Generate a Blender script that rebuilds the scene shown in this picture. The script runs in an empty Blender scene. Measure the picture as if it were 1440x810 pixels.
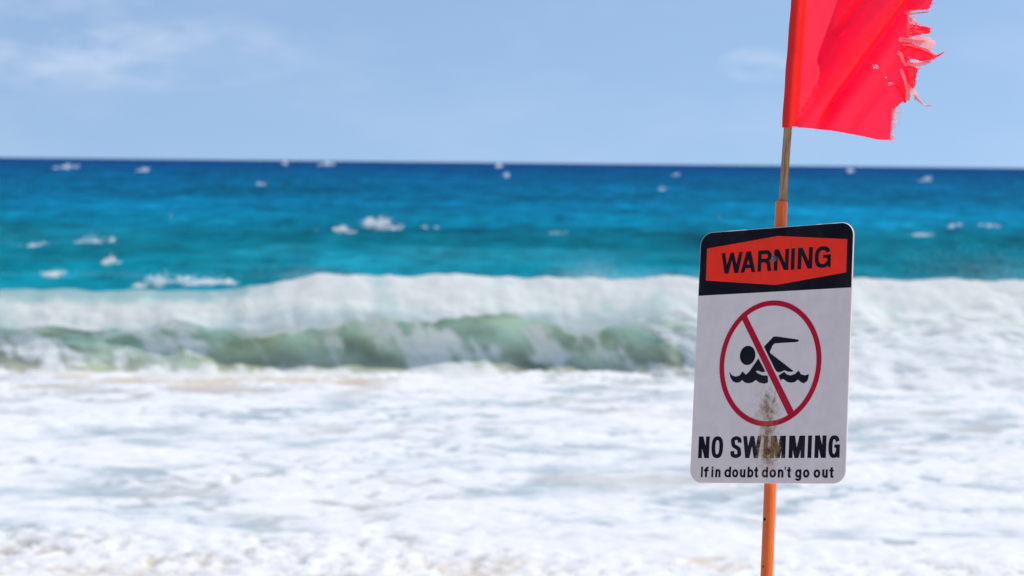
import bpy, bmesh, math, random
import numpy as np
from mathutils import Vector, Matrix
from mathutils.geometry import delaunay_2d_cdt

random.seed(7)
sc = bpy.context.scene
COL = sc.collection
R = math.radians

# ------------------------------------------------------------------ camera
EYE = 3.9                                   # eye height above the sea
cd = bpy.data.cameras.new('camera')
cam = bpy.data.objects.new('camera', cd)
COL.objects.link(cam)
cd.sensor_width = 36.0
cd.lens = 75.0
cd.clip_start = 0.1
cd.clip_end = 30000
cam.location = (0, 0, EYE)
PITCH = math.atan(177 / 3000)
cam.rotation_mode = 'QUATERNION'
cam.rotation_quaternion = (Matrix.Rotation(R(90) - PITCH, 3, 'X') @ Matrix.Rotation(R(0.597), 3, 'Z')).to_quaternion()
cd.dof.use_dof = True
cd.dof.focus_distance = 5.03
cd.dof.aperture_fstop = 4.6
cd.dof.aperture_blades = 9
sc.camera = cam

# ------------------------------------------------------------------ sky, sun, exposure
SUN_EL, SUN_AZ = R(57), R(83)               # azimuth measured from +Y towards +X
w = bpy.data.worlds.new('World')
sc.world = w
w.use_nodes = True
nt = w.node_tree
nt.nodes.clear()
wout = nt.nodes.new('ShaderNodeOutputWorld')
bg = nt.nodes.new('ShaderNodeBackground')
sky = nt.nodes.new('ShaderNodeTexSky')
sky.sky_type = 'NISHITA'
sky.sun_disc = False
sky.sun_elevation = SUN_EL
sky.sun_rotation = SUN_AZ
sky.altitude = 0
sky.air_density = 1.0
sky.dust_density = 0.0
sky.ozone_density = 1.5
bg.inputs['Strength'].default_value = 0.12
tint = nt.nodes.new('ShaderNodeMix'); tint.data_type = 'RGBA'; tint.blend_type = 'MULTIPLY'
tint.inputs[0].default_value = 1.0
tint.inputs[7].default_value = (1.07, 1.03, 0.98, 1)
nt.links.new(sky.outputs[0], tint.inputs[6])
# the sky's pale horizon haze is kept low: clear trade-wind air, blue right down to the sea
tc = nt.nodes.new('ShaderNodeTexCoord')
lift = nt.nodes.new('ShaderNodeMapping')
lift.inputs['Scale'].default_value = (1, 1, 0.75)
lift.inputs['Location'].default_value = (0, 0, 0.26)
nrm = nt.nodes.new('ShaderNodeVectorMath'); nrm.operation = 'NORMALIZE'
nt.links.new(tc.outputs['Generated'], lift.inputs['Vector'])
nt.links.new(lift.outputs[0], nrm.inputs[0])
nt.links.new(nrm.outputs[0], sky.inputs['Vector'])
# thin broken cloud, in sky directions
def wmath(op, a, b=0.0, clamp=False):
    x = nt.nodes.new('ShaderNodeMath'); x.operation = op; x.use_clamp = clamp
    for k_, v in enumerate((a, b)):
        if isinstance(v, bpy.types.NodeSocket): nt.links.new(v, x.inputs[k_])
        else: x.inputs[k_].default_value = v
    return x.outputs[0]
def wnoise(scale, loc, detail):
    mp = nt.nodes.new('ShaderNodeMapping')
    mp.inputs['Scale'].default_value = scale
    mp.inputs['Location'].default_value = loc
    nz = nt.nodes.new('ShaderNodeTexNoise')
    nz.inputs['Scale'].default_value = 1.0
    nz.inputs['Detail'].default_value = detail
    nz.inputs['Roughness'].default_value = 0.55
    nt.links.new(tc.outputs['Generated'], mp.inputs['Vector'])
    nt.links.new(mp.outputs[0], nz.inputs['Vector'])
    return nz.outputs['Fac']
# banks: where the thin cumulus gathers (azimuth, elevation, half-widths, in radians), all round the horizon
banks = None
for az, el, ra, re in ((-0.195, 0.050, 0.105, 0.022), (-0.225, 0.078, 0.10, 0.018), (0.115, 0.046, 0.022, 0.009), (0.60, 0.06, 0.2, 0.03), (-0.75, 0.07, 0.25, 0.03), (1.6, 0.06, 0.3, 0.03), (-1.7, 0.07, 0.3, 0.03), (2.7, 0.06, 0.3, 0.03)):
    d = Vector((math.sin(az), math.cos(az), 0))
    e_ = Vector((math.cos(az), -math.sin(az), 0))
    def dot(v):
        x = nt.nodes.new('ShaderNodeVectorMath'); x.operation = 'DOT_PRODUCT'
        nt.links.new(tc.outputs['Generated'], x.inputs[0]); x.inputs[1].default_value = v
        return x.outputs['Value']
    du = wmath('DIVIDE', dot(e_), ra)
    dz = wmath('DIVIDE', wmath('SUBTRACT', dot(Vector((0, 0, 1))), el), re)
    r2_ = wmath('ADD', wmath('MULTIPLY', du, du), wmath('MULTIPLY', dz, dz))
    lobe_ = wmath('MULTIPLY', wmath('SUBTRACT', 1.0, r2_, True), wmath('GREATER_THAN', dot(d), 0.0))
    banks = lobe_ if banks is None else wmath('MAXIMUM', banks, lobe_)
n1 = wnoise((24, 24, 60), (3.1, 0.0, 1.7), 5)
puff = wmath('MULTIPLY', wmath('MULTIPLY', wmath('SUBTRACT', n1, 0.42), 3.2, True), wmath('POWER', banks, 0.8))
veil_ = wmath('MULTIPLY', wmath('SUBTRACT', wnoise((7, 7, 20), (0.4, 2.0, 5.0), 4), 0.48), 0.5, True)
cover = wmath('ADD', wmath('MULTIPLY', puff, 0.62), veil_, True)
cl = nt.nodes.new('ShaderNodeMix'); cl.data_type = 'RGBA'
cl.inputs[7].default_value = (4.9, 5.3, 6.3, 1)
nt.links.new(cover, cl.inputs[0])
nt.links.new(tint.outputs[2], cl.inputs[6])
nt.links.new(cl.outputs[2], bg.inputs['Color'])
nt.links.new(bg.outputs[0], wout.inputs['Surface'])

sd = bpy.data.lights.new('sun', 'SUN')
sd.energy = 2.9
sd.angle = R(0.5)
sd.color = (1.0, 0.96, 0.90)
sun = bpy.data.objects.new('sun', sd)
COL.objects.link(sun)
SDIR = Vector((math.sin(SUN_AZ) * math.cos(SUN_EL), math.cos(SUN_AZ) * math.cos(SUN_EL), math.sin(SUN_EL)))
sun.rotation_euler = SDIR.to_track_quat('Z', 'Y').to_euler()
sun.location = SDIR * 50

sc.view_settings.view_transform = 'Standard'
sc.view_settings.look = 'None'
sc.view_settings.exposure = 0.44
sc.view_settings.gamma = 1.0
sc.render.engine = 'CYCLES'
sc.cycles.use_denoising = True
sc.cycles.max_bounces = 8

# ------------------------------------------------------------------ numeric noise
def _tab(seed):
    rs = np.random.RandomState(seed)
    p = rs.permutation(256)
    a = rs.rand(256) * 2 * np.pi
    return np.concatenate([p, p]), np.cos(a), np.sin(a)

_T = {}
def pn(x, y, seed=0):
    if seed not in _T:
        _T[seed] = _tab(seed)
    P, gx, gy = _T[seed]
    xi = np.floor(x).astype(np.int64); yi = np.floor(y).astype(np.int64)
    fx = x - xi; fy = y - yi
    u = fx * fx * fx * (fx * (fx * 6 - 15) + 10); v = fy * fy * fy * (fy * (fy * 6 - 15) + 10)
    def g(ix, iy, dx, dy):
        h = P[(P[ix & 255] + iy) & 255]
        return gx[h] * dx + gy[h] * dy
    a = g(xi, yi, fx, fy); b = g(xi + 1, yi, fx - 1, fy)
    c = g(xi, yi + 1, fx, fy - 1); d = g(xi + 1, yi + 1, fx - 1, fy - 1)
    return ((a + (b - a) * u) * (1 - v) + (c + (d - c) * u) * v) * 1.5

def fbm(x, y, o=4, seed=0, gain=0.5):
    s = 0.0; am = 1.0
    for k in range(o):
        s = s + am * pn(x * 2 ** k + 17.3 * k, y * 2 ** k - 9.1 * k, seed + k)
        am *= gain
    return s

def billow(x, y, o=4, seed=0, gain=0.5):
    s = 0.0; am = 1.0
    for k in range(o):
        s = s + am * (1 - np.abs(pn(x * 2 ** k + 5.1 * k, y * 2 ** k + 3.7 * k, seed + k)) * 2)
        am *= gain
    return s

def sst(a, b, x):
    t = np.clip((x - a) / (b - a), 0, 1)
    return t * t * (3 - 2 * t)

# ------------------------------------------------------------------ helpers
def link(o, parent=None, label=None, cat=None, group=None, kind=None):
    COL.objects.link(o)
    if parent is not None:
        o.parent = parent
    if label: o['label'] = label
    if cat: o['category'] = cat
    if group: o['group'] = group
    if kind: o['kind'] = kind
    return o

def obj(name, verts, faces, mat, parent=None, smooth=False, **kw):
    me = bpy.data.meshes.new(name)
    me.from_pydata([tuple(v) for v in verts], [], faces)
    me.update()
    if smooth:
        me.polygons.foreach_set('use_smooth', [True] * len(me.polygons))
    if mat is not None:
        me.materials.append(mat)
    return link(bpy.data.objects.new(name, me), parent, **kw)

def grid_mesh(name, X, Y, Z, mat, attrs=None, parent=None, **kw):
    n, m = X.shape
    co = np.stack([X, Y, Z], -1).reshape(-1, 3).astype(np.float32)
    i = np.arange(n * m).reshape(n, m)
    q = np.stack([i[:-1, :-1], i[:-1, 1:], i[1:, 1:], i[1:, :-1]], -1).reshape(-1, 4)
    me = bpy.data.meshes.new(name)
    me.vertices.add(n * m); me.vertices.foreach_set('co', co.ravel())
    k = len(q)
    me.loops.add(k * 4); me.loops.foreach_set('vertex_index', q.ravel().astype(np.int32))
    me.polygons.add(k); me.polygons.foreach_set('loop_start', np.arange(0, k * 4, 4, dtype=np.int32))
    me.polygons.foreach_set('use_smooth', np.ones(k, dtype=bool))
    me.update(calc_edges=True)
    for an, av in (attrs or {}).items():
        av = np.asarray(av, dtype=np.float32)
        if av.ndim == 2:
            a = me.attributes.new(an, 'FLOAT', 'POINT'); a.data.foreach_set('value', av.ravel())
        else:
            a = me.attributes.new(an, 'FLOAT_COLOR', 'POINT')
            a.data.foreach_set('color', np.concatenate([av, np.ones(av.shape[:2] + (1,), np.float32)], -1).ravel())
    me.materials.append(mat)
    return link(bpy.data.objects.new(name, me), parent, **kw)

def newmat(name):
    m = bpy.data.materials.new(name); m.use_nodes = True
    n = m.node_tree; n.nodes.clear()
    out = n.nodes.new('ShaderNodeOutputMaterial')
    return m, n, out

def node(n, t, ins=None, **props):
    x = n.nodes.new(t)
    for k, v in props.items():
        setattr(x, k, v)
    for k, v in (ins or {}).items():
        if isinstance(v, bpy.types.NodeSocket):
            n.links.new(v, x.inputs[k])
        else:
            x.inputs[k].default_value = v
    return x

def mixc(n, fac, a, b, mode='MIX'):
    x = n.nodes.new('ShaderNodeMix'); x.data_type = 'RGBA'; x.blend_type = mode
    for i, v in ((0, fac), (6, a), (7, b)):
        if isinstance(v, bpy.types.NodeSocket): n.links.new(v, x.inputs[i])
        else: x.inputs[i].default_value = v if i == 0 else (tuple(v) + (1,) if len(v) == 3 else v)
    return x.outputs[2]

def mth(n, op, a, b=0.0, c=0.0, clamp=False):
    x = n.nodes.new('ShaderNodeMath'); x.operation = op; x.use_clamp = clamp
    for i, v in enumerate((a, b, c)):
        if isinstance(v, bpy.types.NodeSocket): n.links.new(v, x.inputs[i])
        else: x.inputs[i].default_value = v
    return x.outputs[0]

def mapr(n, v, a, b, c=0.0, d=1.0, smooth=True):
    x = n.nodes.new('ShaderNodeMapRange')
    x.interpolation_type = 'SMOOTHSTEP' if smooth else 'LINEAR'
    n.links.new(v, x.inputs[0])
    for i, q in ((1, a), (2, b), (3, c), (4, d)):
        x.inputs[i].default_value = q
    return x.outputs[0]

def noise(n, vec, scale, detail=4, rough=0.55):
    return node(n, 'ShaderNodeTexNoise', {'Vector': vec, 'Scale': scale, 'Detail': detail, 'Roughness': rough}).outputs[0]

def mapping(n, vec, scale, loc=(0, 0, 0)):
    return node(n, 'ShaderNodeMapping', {'Vector': vec, 'Scale': scale, 'Location': loc}).outputs[0]

def principled(n, out, col, rough=0.5, spec=0.5, **kw):
    b = n.nodes.new('ShaderNodeBsdfPrincipled')
    for k, v in (('Base Color', col), ('Roughness', rough), ('Specular IOR Level', spec), *kw.items()):
        if isinstance(v, bpy.types.NodeSocket): n.links.new(v, b.inputs[k])
        else: b.inputs[k].default_value = (tuple(v) + (1,)) if isinstance(v, tuple) and len(v) == 3 else v
    n.links.new(b.outputs[0], out.inputs['Surface'])
    return b

# ------------------------------------------------------------------ materials: sea
def foam_water(name, fine=5.0, trans=0.25, FOAM=(0.86, 0.87, 0.88), bump=0.3):
    """water of the vertex colour 'wcol', covered by foam where 'foam' is high"""
    m, n, out = newmat(name)
    pos = node(n, 'ShaderNodeNewGeometry').outputs['Position']
    fo = node(n, 'ShaderNodeAttribute', attribute_name='foam').outputs['Fac']
    wc = node(n, 'ShaderNodeAttribute', attribute_name='wcol').outputs['Color']
    nf = noise(n, pos, fine, 6, 0.65)
    f2 = mth(n, 'ADD', fo, mth(n, 'MULTIPLY', mth(n, 'SUBTRACT', nf, 0.5), 0.7))
    fac = mapr(n, f2, 0.12, 0.78)
    foamc = mixc(n, mapr(n, noise(n, pos, fine * 2.3, 4), 0.35, 0.65), FOAM, tuple(q * 0.95 for q in FOAM))
    col = mixc(n, fac, wc, foamc)
    dif = node(n, 'ShaderNodeBsdfDiffuse', {'Color': col})
    tra = node(n, 'ShaderNodeBsdfTranslucent', {'Color': col})
    mx = node(n, 'ShaderNodeMixShader', {0: trans, 1: dif.outputs[0], 2: tra.outputs[0]})
    bmp = node(n, 'ShaderNodeBump', {'Strength': bump, 'Distance': 0.04, 'Height': noise(n, pos, fine * 1.2, 5, 0.6)})
    n.links.new(bmp.outputs[0], dif.inputs['Normal'])
    gl = node(n, 'ShaderNodeBsdfGlossy', {'Color': (1, 1, 1, 1), 'Roughness': 0.4, 'Normal': bmp.outputs[0]})
    gf = mth(n, 'MULTIPLY', mth(n, 'SUBTRACT', 1.0, fac), 0.025)
    mx2 = node(n, 'ShaderNodeMixShader', {0: gf, 1: mx.outputs[0], 2: gl.outputs[0]})
    n.links.new(mx2.outputs[0], out.inputs['Surface'])
    return m

M_SHALLOW = foam_water('foamy_shallow_water', 5.0, 0.0, (0.73, 0.72, 0.71))
M_WAVE = foam_water('breaking_wave_water', 3.5, 0.5, (0.95, 0.955, 0.94), 0.12)

def sea_mat():
    m, n, out = newmat('open_sea_water')
    pos = node(n, 'ShaderNodeNewGeometry').outputs['Position']
    wc = node(n, 'ShaderNodeAttribute', attribute_name='wcol').outputs['Color']
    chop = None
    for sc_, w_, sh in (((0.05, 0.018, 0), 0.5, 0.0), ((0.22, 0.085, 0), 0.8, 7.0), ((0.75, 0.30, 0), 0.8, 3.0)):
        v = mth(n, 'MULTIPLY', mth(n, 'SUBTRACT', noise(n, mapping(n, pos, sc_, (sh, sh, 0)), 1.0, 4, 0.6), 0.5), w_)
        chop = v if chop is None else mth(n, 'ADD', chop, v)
    k_ = mth(n, 'ADD', 1.0, mth(n, 'MULTIPLY', chop, 1.9))  # light and dark of the wave slopes, painted into the water colour by noise
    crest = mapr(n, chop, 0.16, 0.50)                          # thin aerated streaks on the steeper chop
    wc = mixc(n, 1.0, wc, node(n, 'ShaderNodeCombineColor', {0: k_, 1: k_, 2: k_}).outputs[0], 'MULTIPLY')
    wc = mixc(n, mth(n, 'MULTIPLY', crest, 0.30), wc, (0.20, 0.46, 0.58))
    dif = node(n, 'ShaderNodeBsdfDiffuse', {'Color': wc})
    b1 = node(n, 'ShaderNodeBump', {'Strength': 0.6, 'Distance': 0.12, 'Height': noise(n, mapping(n, pos, (0.7, 1.3, 1)), 1.2, 5, 0.6)})
    n.links.new(b1.outputs[0], dif.inputs['Normal'])
    gl = node(n, 'ShaderNodeBsdfGlossy', {'Color': (0.9, 0.95, 1, 1), 'Roughness': 0.3, 'Normal': b1.outputs[0]})
    mx = node(n, 'ShaderNodeMixShader', {0: 0.028, 1: dif.outputs[0], 2: gl.outputs[0]})
    n.links.new(mx.outputs[0], out.inputs['Surface'])
    return m
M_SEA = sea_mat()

def whitecap_mat():
    m, n, out = newmat('whitecap_foam')
    pos = node(n, 'ShaderNodeNewGeometry').outputs['Position']
    col = mixc(n, mapr(n, noise(n, pos, 3.0, 4), 0.3, 0.7), (0.96, 0.96, 0.95), (0.88, 0.91, 0.92))
    d = node(n, 'ShaderNodeBsdfDiffuse', {'Color': col})
    t = node(n, 'ShaderNodeBsdfTranslucent', {'Color': col})
    x = node(n, 'ShaderNodeMixShader', {0: 0.35, 1: d.outputs[0], 2: t.outputs[0]})
    n.links.new(x.outputs[0], out.inputs['Surface'])
    return m
M_CAP = whitecap_mat()

def sand_mat():
    m, n, out = newmat('beach_sand')
    pos = node(n, 'ShaderNodeNewGeometry').outputs['Position']
    c = mixc(n, noise(n, pos, 60, 6, 0.7), (0.50, 0.41, 0.32), (0.66, 0.56, 0.45))
    c = mixc(n, mapr(n, noise(n, pos, 0.8, 4), 0.4, 0.7), c, (0.54, 0.45, 0.35))
    b = node(n, 'ShaderNodeBump', {'Strength': 0.5, 'Distance': 0.03, 'Height': noise(n, pos, 9, 6, 0.6)})
    principled(n, out, c, 0.85, 0.2, Normal=b.outputs[0])
    return m
M_SAND = sand_mat()

# ------------------------------------------------------------------ beach
def sand_z(x, y):
    return 2.12 - 0.137 * (y - 4.8) - 0.012 * np.clip(np.asarray(y) - 12, 0, None)

ys = np.concatenate([np.linspace(-60, 0, 30, endpoint=False), np.linspace(0, 26, 160)])
xs = np.linspace(-60, 60, 260)
X, Y = np.meshgrid(xs, ys)
Z = np.where(Y > -6, sand_z(X, Y), sand_z(X, -6.0) + 0.02 * (-6 - Y)) + 0.05 * fbm(X * 0.35, Y * 0.35, 4, 40) + 0.012 * fbm(X * 2.5, Y * 2.5, 3, 44)
Z = np.where(Y > 18, np.minimum(Z, sand_z(X, Y) + 0.01), Z)
grid_mesh('beach_sand', X, Y, Z, M_SAND, kind='structure', label='pale sandy beach sloping down to the foaming water')

# ------------------------------------------------------------------ shallows
xs = np.linspace(-17, 17, 560)
ys = np.linspace(17.2, 39.9, 490)
X, Y = np.meshgrid(xs, ys)
warp = 0.6 * fbm(X * 0.35, Y * 0.35, 3, 60)
big = fbm(X * 0.30 + warp, Y * 0.42 + warp, 4, 10)
mid = fbm(X * 0.9 + warp, Y * 1.1 - warp, 4, 20)
lace = billow(X * 1.1 + warp, Y * 1.1 + warp * 0.7, 4, 30)
w2 = 0.5 * fbm(X * 0.8, Y * 0.8, 3, 65)
fil = fbm(X * 0.55 + w2, Y * 0.60 + w2, 3, 35)
fil2 = fbm(X * 1.5 + w2, Y * 1.4 - w2, 3, 38)
gaps = np.exp(-(fil / 0.10) ** 2) * sst(-0.25, 0.35, fbm(X * 0.22, Y * 0.25, 2, 45)) + 0.6 * np.exp(-(fil2 / 0.12) ** 2) * sst(-0.1, 0.5, big)
foam = 0.655 + 0.38 * big + 0.30 * mid + 0.10 * (lace - 0.9) - 0.66 * gaps
near = sst(21.9, 20.4, Y - 0.4 * sst(0, -3, X) + 0.55 * sst(-0.5, 1.5, X) + 0.8 * fbm(X * 0.5, Y * 0.2, 3, 70))      # the last bubbly wash on the sand
base = sst(37.2, 38.6, Y + 0.5 * fbm(X * 0.7, Y * 0.7, 3, 71))      # churned foam at the foot of the breaker
bub = billow(X * 2.6, Y * 2.6, 4, 80)
bub2 = billow(X * 4.2, Y * 4.2, 3, 86)
calm = sst(-1.0, -3.0, X) * sst(34.5, 36.5, Y) * sst(-0.3, 0.3, fbm(X * 0.35, Y * 0.5, 3, 88))   # sandy water drawn back under the wave
foam = foam + near * (0.55 * (bub2 - 0.80) - 0.06) + base * 0.22 * (1 - calm) - 0.40 * calm + 0.42 * sst(23.0, 21.0, Y) * sst(-0.5, 1.0, X)
foam = np.clip(foam, 0.0, 1.15)
swell = 0.05 * fbm(X * 0.16, Y * 0.45, 2, 90) + 0.035 * fbm(X * 0.45, Y * 0.9, 3, 93)
Z = swell + np.clip(foam, 0, 1) * (0.03 + 0.016 * bub) + near * 0.055 * (bub2 - 0.8) + base * (0.01 + 0.04 * np.clip(bub - 0.6, 0, 2))
film = sand_z(X, Y) + 0.012 + 0.03 * np.clip(foam, 0, 1) * np.clip(bub, 0, 2)
edge = 18.0 + 0.35 * fbm(X * 0.35, X * 0 + 3.3, 3, 99)
film = np.where(Y < edge, sand_z(X, Y) - 0.05, film)
Z = np.where(Y < 22.5, np.maximum(Z - 0.04 * sst(22.5, 20.0, Y), film), Z)
sandy = np.clip(sst(22.4, 20.6, Y) * 0.9 + calm + 0.45 * sst(0.15, 0.55, fbm(X * 0.25, Y * 0.3, 3, 110)) + 0.3 * sst(35, 38.5, Y), 0, 1)
c_blue = np.array((0.38, 0.44, 0.465)); c_sand = np.array((0.55, 0.48, 0.40))
wcol = c_blue + (c_sand - c_blue) * sandy[..., None]
wcol = wcol * (1.0 + 0.12 * fbm(X * 0.6, Y * 0.8, 3, 120))[..., None]
grid_mesh('shallow_water', X, Y, Z, M_SHALLOW, {'foam': foam, 'wcol': wcol}, kind='structure',
          label='white foamy shallows washing up the beach')

# ------------------------------------------------------------------ the breaker
A = np.array([(-2.6, -0.12), (-1.4, -0.02), (-0.55, 0.05), (-0.12, 0.24), (0.09, 0.52), (0.14, 0.80), (0.08, 1.01), (-0.03, 1.06), (-0.15, 1.00),
              (-0.27, 0.87), (-0.35, 0.95), (-0.18, 1.26), (0.26, 1.56), (0.95, 1.72), (1.8, 1.50), (3.2, 0.90), (5.5, 0.28), (9.0, -0.25)])
B = np.array([(-3.7, -0.12), (-3.1, 0.00), (-2.70, 0.13), (-2.36, 0.26), (-2.05, 0.39), (-1.78, 0.51), (-1.52, 0.63), (-1.30, 0.75), (-1.10, 0.88),
              (-0.93, 0.99), (-0.74, 1.12), (-0.32, 1.39), (0.28, 1.63), (0.95, 1.74), (1.8, 1.55), (3.2, 0.95), (5.5, 0.30), (9.0, -0.25)])
NS = 10
def crom(P, t):
    """P (k,n,2) control points along axis 0; returns Catmull-Rom samples"""
    k = P.shape[0]
    i = np.minimum(t.astype(int), k - 2); u = (t - i)[:, None, None]
    p0 = P[np.maximum(i - 1, 0)]; p1 = P[i]; p2 = P[i + 1]; p3 = P[np.minimum(i + 2, k - 1)]
    return 0.5 * ((2 * p1) + (-p0 + p2) * u + (2 * p0 - 5 * p1 + 4 * p2 - p3) * u ** 2 + (-p0 + 3 * p1 - 3 * p2 + p3) * u ** 3)

xs = np.linspace(-21, 21, 840)
k = len(A)
t = np.linspace(0, k - 1, (k - 1) * NS + 1)
# how far the lip has come down, along the crest
brk = sst(1.3, 4.5, xs + 0.5 * fbm(xs * 0.6, xs * 0 + 1.1, 3, 130))
brk = np.maximum(brk, 0.30 * sst(-2.5, -8.0, xs + 0.5 * fbm(xs * 0.5, xs * 0 + 5.1, 3, 131)))
brk = np.clip(brk + 0.14 * fbm(xs * 0.55, xs * 0 + 2.2, 4, 132), 0, 1)
hgt = 1.0 - 0.20 * sst(-3.4, -6.3, xs) + 0.03 * fbm(xs * 0.35, xs * 0 + 7.7, 3, 133) + 0.016 * fbm(xs * 1.5, xs * 0 + 2.7, 3, 136)
PP = A[:, None, :] * (1 - brk)[None, :, None] + B[:, None, :] * brk[None, :, None]
# ragged lip tip
tip = 0.04 + 0.36 * fbm(xs * 0.7, xs * 0 + 4.4, 5, 134)
wt = np.exp(-((np.arange(k) - 9.3) / 1.2) ** 2)
PP[:, :, 1] += wt[:, None] * tip[None, :] * (1 - 0.6 * brk)
S = crom(PP, t)                                # (nt, nx, 2)
T = np.repeat(t[:, None], len(xs), 1)
X = np.repeat(xs[None, :], len(t), 0)
bend = 0.35 * fbm(xs * 0.12, xs * 0 + 9.9, 3, 140)
Y = 39.45 + S[..., 0] + bend[None, :]
Z = S[..., 1] * hgt[None, :]
# foam cover: streaks run over the lip and down the face
skew = 0.16 * (T - 9)
streak = fbm((X + skew) * 1.9, T * 0.22, 4, 150)
thread = fbm((X + skew) * 4.5, T * 0.30, 3, 152)
blot = fbm(X * 0.62, T * 0.42, 4, 155)
fine = billow(X * 2.4, T * 1.2, 3, 160)
BR = np.repeat(brk[None, :], len(t), 0)
lip = sst(8.2, 10.2, T) * sst(14.1, 13.0, T)
face = sst(1.2, 2.2, T) * sst(10.2, 8.2, T)
foot = sst(2.6, 1.4, T)
left = sst(-3.8, -5.6, X)
mist = sst(-0.05, 0.55, fbm(X * 0.42, T * 0.10, 3, 158))
foam = lip * (0.80 + 0.24 * streak + 0.06 * thread + 0.30 * blot - 0.25 * np.exp(-((T - 9.8) / 0.8) ** 2) * (1 - BR))
foam += face * np.clip(0.13 + 0.80 * blot + 0.62 * streak + 0.34 * thread + 0.50 * mist + 0.12 * (fine - 0.9), 0, 1)
foam += face * sst(0.45, 0.9, BR) * (0.75 * (1 - left) + 0.22 * left)
foam += foot * 0.70
foam -= lip * left * 0.62 * sst(11.0, 12.2, T) * np.clip(1 + 0.9 * streak, 0, 2)
foam += sst(13.0, 14.0, T) * sst(15.0, 13.8, T) * np.clip(0.10 + 0.7 * streak, 0, 0.6)
foam = np.clip(foam, 0, 1.15)
# water colour: sandy olive low on the face, clear green higher, teal on the back
stops_t = [0, 1.6, 2.6, 4.5, 6.5, 8.5, 10, 11.5, 12.8, 13.8, 16, 17]
stops_c = np.array([(0.66, 0.61, 0.53), (0.60, 0.57, 0.48), (0.58, 0.64, 0.51), (0.50, 0.69, 0.55), (0.53, 0.78, 0.64), (0.66, 0.86, 0.76), (0.70, 0.85, 0.80), (0.55, 0.74, 0.72), (0.36, 0.60, 0.64), (0.03, 0.25, 0.34), (0.0, 0.19, 0.29), (0.0, 0.18, 0.29)])
wcol = np.stack([np.interp(T + 0.5 * blot, stops_t, stops_c[:, c]) for c in range(3)], -1)
ol = (sst(0.05, 0.5, fbm(X * 0.5, T * 0.4, 3, 170)) * face * 0.7)[..., None]
wcol = wcol * (1 - ol) + np.array((0.56, 0.64, 0.43)) * ol
wcol = np.clip(wcol * (1 + (face * (-0.10 + 0.50 * fbm((X + skew) * 0.8, T * 0.4, 4, 176)))[..., None]), 0, 0.95)
# lumps along the surface normal
P3 = np.stack([X, Y, Z], -1)
du = np.gradient(P3, axis=1); dv = np.gradient(P3, axis=0)
N = np.cross(du, dv); N /= np.linalg.norm(N, axis=-1, keepdims=True) + 1e-9
lump = np.clip(foam, 0, 1) * (0.045 * fbm((X + skew) * 0.9, T * 0.55, 3, 180) + 0.006 * thread + 0.012 * streak + 0.03 * fbm(X * 1.8, T * 1.3, 3, 182))
lump += BR * sst(13.2, 10, T) * (0.10 * fbm(X * 0.7, T * 0.45, 3, 190) + 0.05 * np.clip(billow(X * 1.1, T * 0.8, 2, 195) - 0.8, -1, 1))
lump *= sst(0.2, 1.5, T) * sst(16.5, 15, T)
P3 = P3 + N * lump[..., None]
grid_mesh('breaking_wave', P3[..., 0], P3[..., 1], P3[..., 2], M_WAVE, {'foam': foam, 'wcol': wcol}, kind='structure',
          label='breaking wave with white lip curling over a green face')

# ------------------------------------------------------------------ open sea
def sea_h(x, y, dx=0.0):
    s = 0.0
    # swell lines running to the beach, long crests
    for lam, am, sx, sd_ in ((34, 0.42, 0.16, 200), (17, 0.26, 0.25, 210), (8, 0.15, 0.4, 220), (3.6, 0.085, 0.6, 230), (1.7, 0.04, 0.8, 240)):
        fade = np.clip(lam / (4 * (dx + 1e-6)), 0, 1) if dx is not 0.0 else 1.0
        s = s + am * fade * fbm(x / lam * sx * 2.2, y / lam * 2.2, 2, sd_)
    return s

nr, nc = 1000, 330
ys = 44.0 * np.exp(np.linspace(0, math.log(12000 / 44.0), nr))
ss = np.linspace(-0.62, 0.62, nc)
Y = np.repeat(ys[:, None], nc, 1)
X = Y * ss[None, :]
DX = Y * 0.0056
Z = sea_h(X, Y, DX) * sst(43, 52, Y)
Z = Z * (1 - sst(1500, 4000, Y)) - 0.35 * sst(56, 44, Y)
# one heavier swell rearing up behind the breaker
Z += 0.62 * np.exp(-((Y - 101 - 5 * fbm(X * 0.02, Y * 0, 2, 250)) / 7.0) ** 2) * (0.6 + 0.6 * fbm(X * 0.03, Y * 0 + 3, 2, 251))
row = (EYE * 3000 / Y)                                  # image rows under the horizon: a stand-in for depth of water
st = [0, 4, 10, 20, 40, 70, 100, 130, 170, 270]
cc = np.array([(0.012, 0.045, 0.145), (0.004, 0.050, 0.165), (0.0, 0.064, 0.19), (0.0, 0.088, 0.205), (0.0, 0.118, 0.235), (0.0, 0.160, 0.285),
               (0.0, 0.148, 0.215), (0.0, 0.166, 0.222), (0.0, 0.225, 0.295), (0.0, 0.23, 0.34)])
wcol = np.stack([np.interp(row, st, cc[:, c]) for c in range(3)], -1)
def fd(lam):
    return np.clip(lam / (5 * DX), 0, 1)
pat = 0.50 * fbm(X / 60, Y / 45, 3, 260) + 0.45 * fd(30) * fbm(X / 14, Y / 16, 3, 265) + 0.35 * fd(14) * fbm(X / 5, Y / 7, 3, 270) + 0.25 * fbm(X / 400, Y / 160, 3, 275)
wcol = wcol * 0.91 * (1 + 0.42 * pat)[..., None]
wcol[..., 0] += 0.02 * np.clip(pat, 0, 1) * sst(80, 140, row)
grid_mesh('sea', X, Y, Z, M_SEA, {'wcol': np.clip(wcol, 0, 1)}, kind='structure', label='open blue sea reaching to the horizon')

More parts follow.
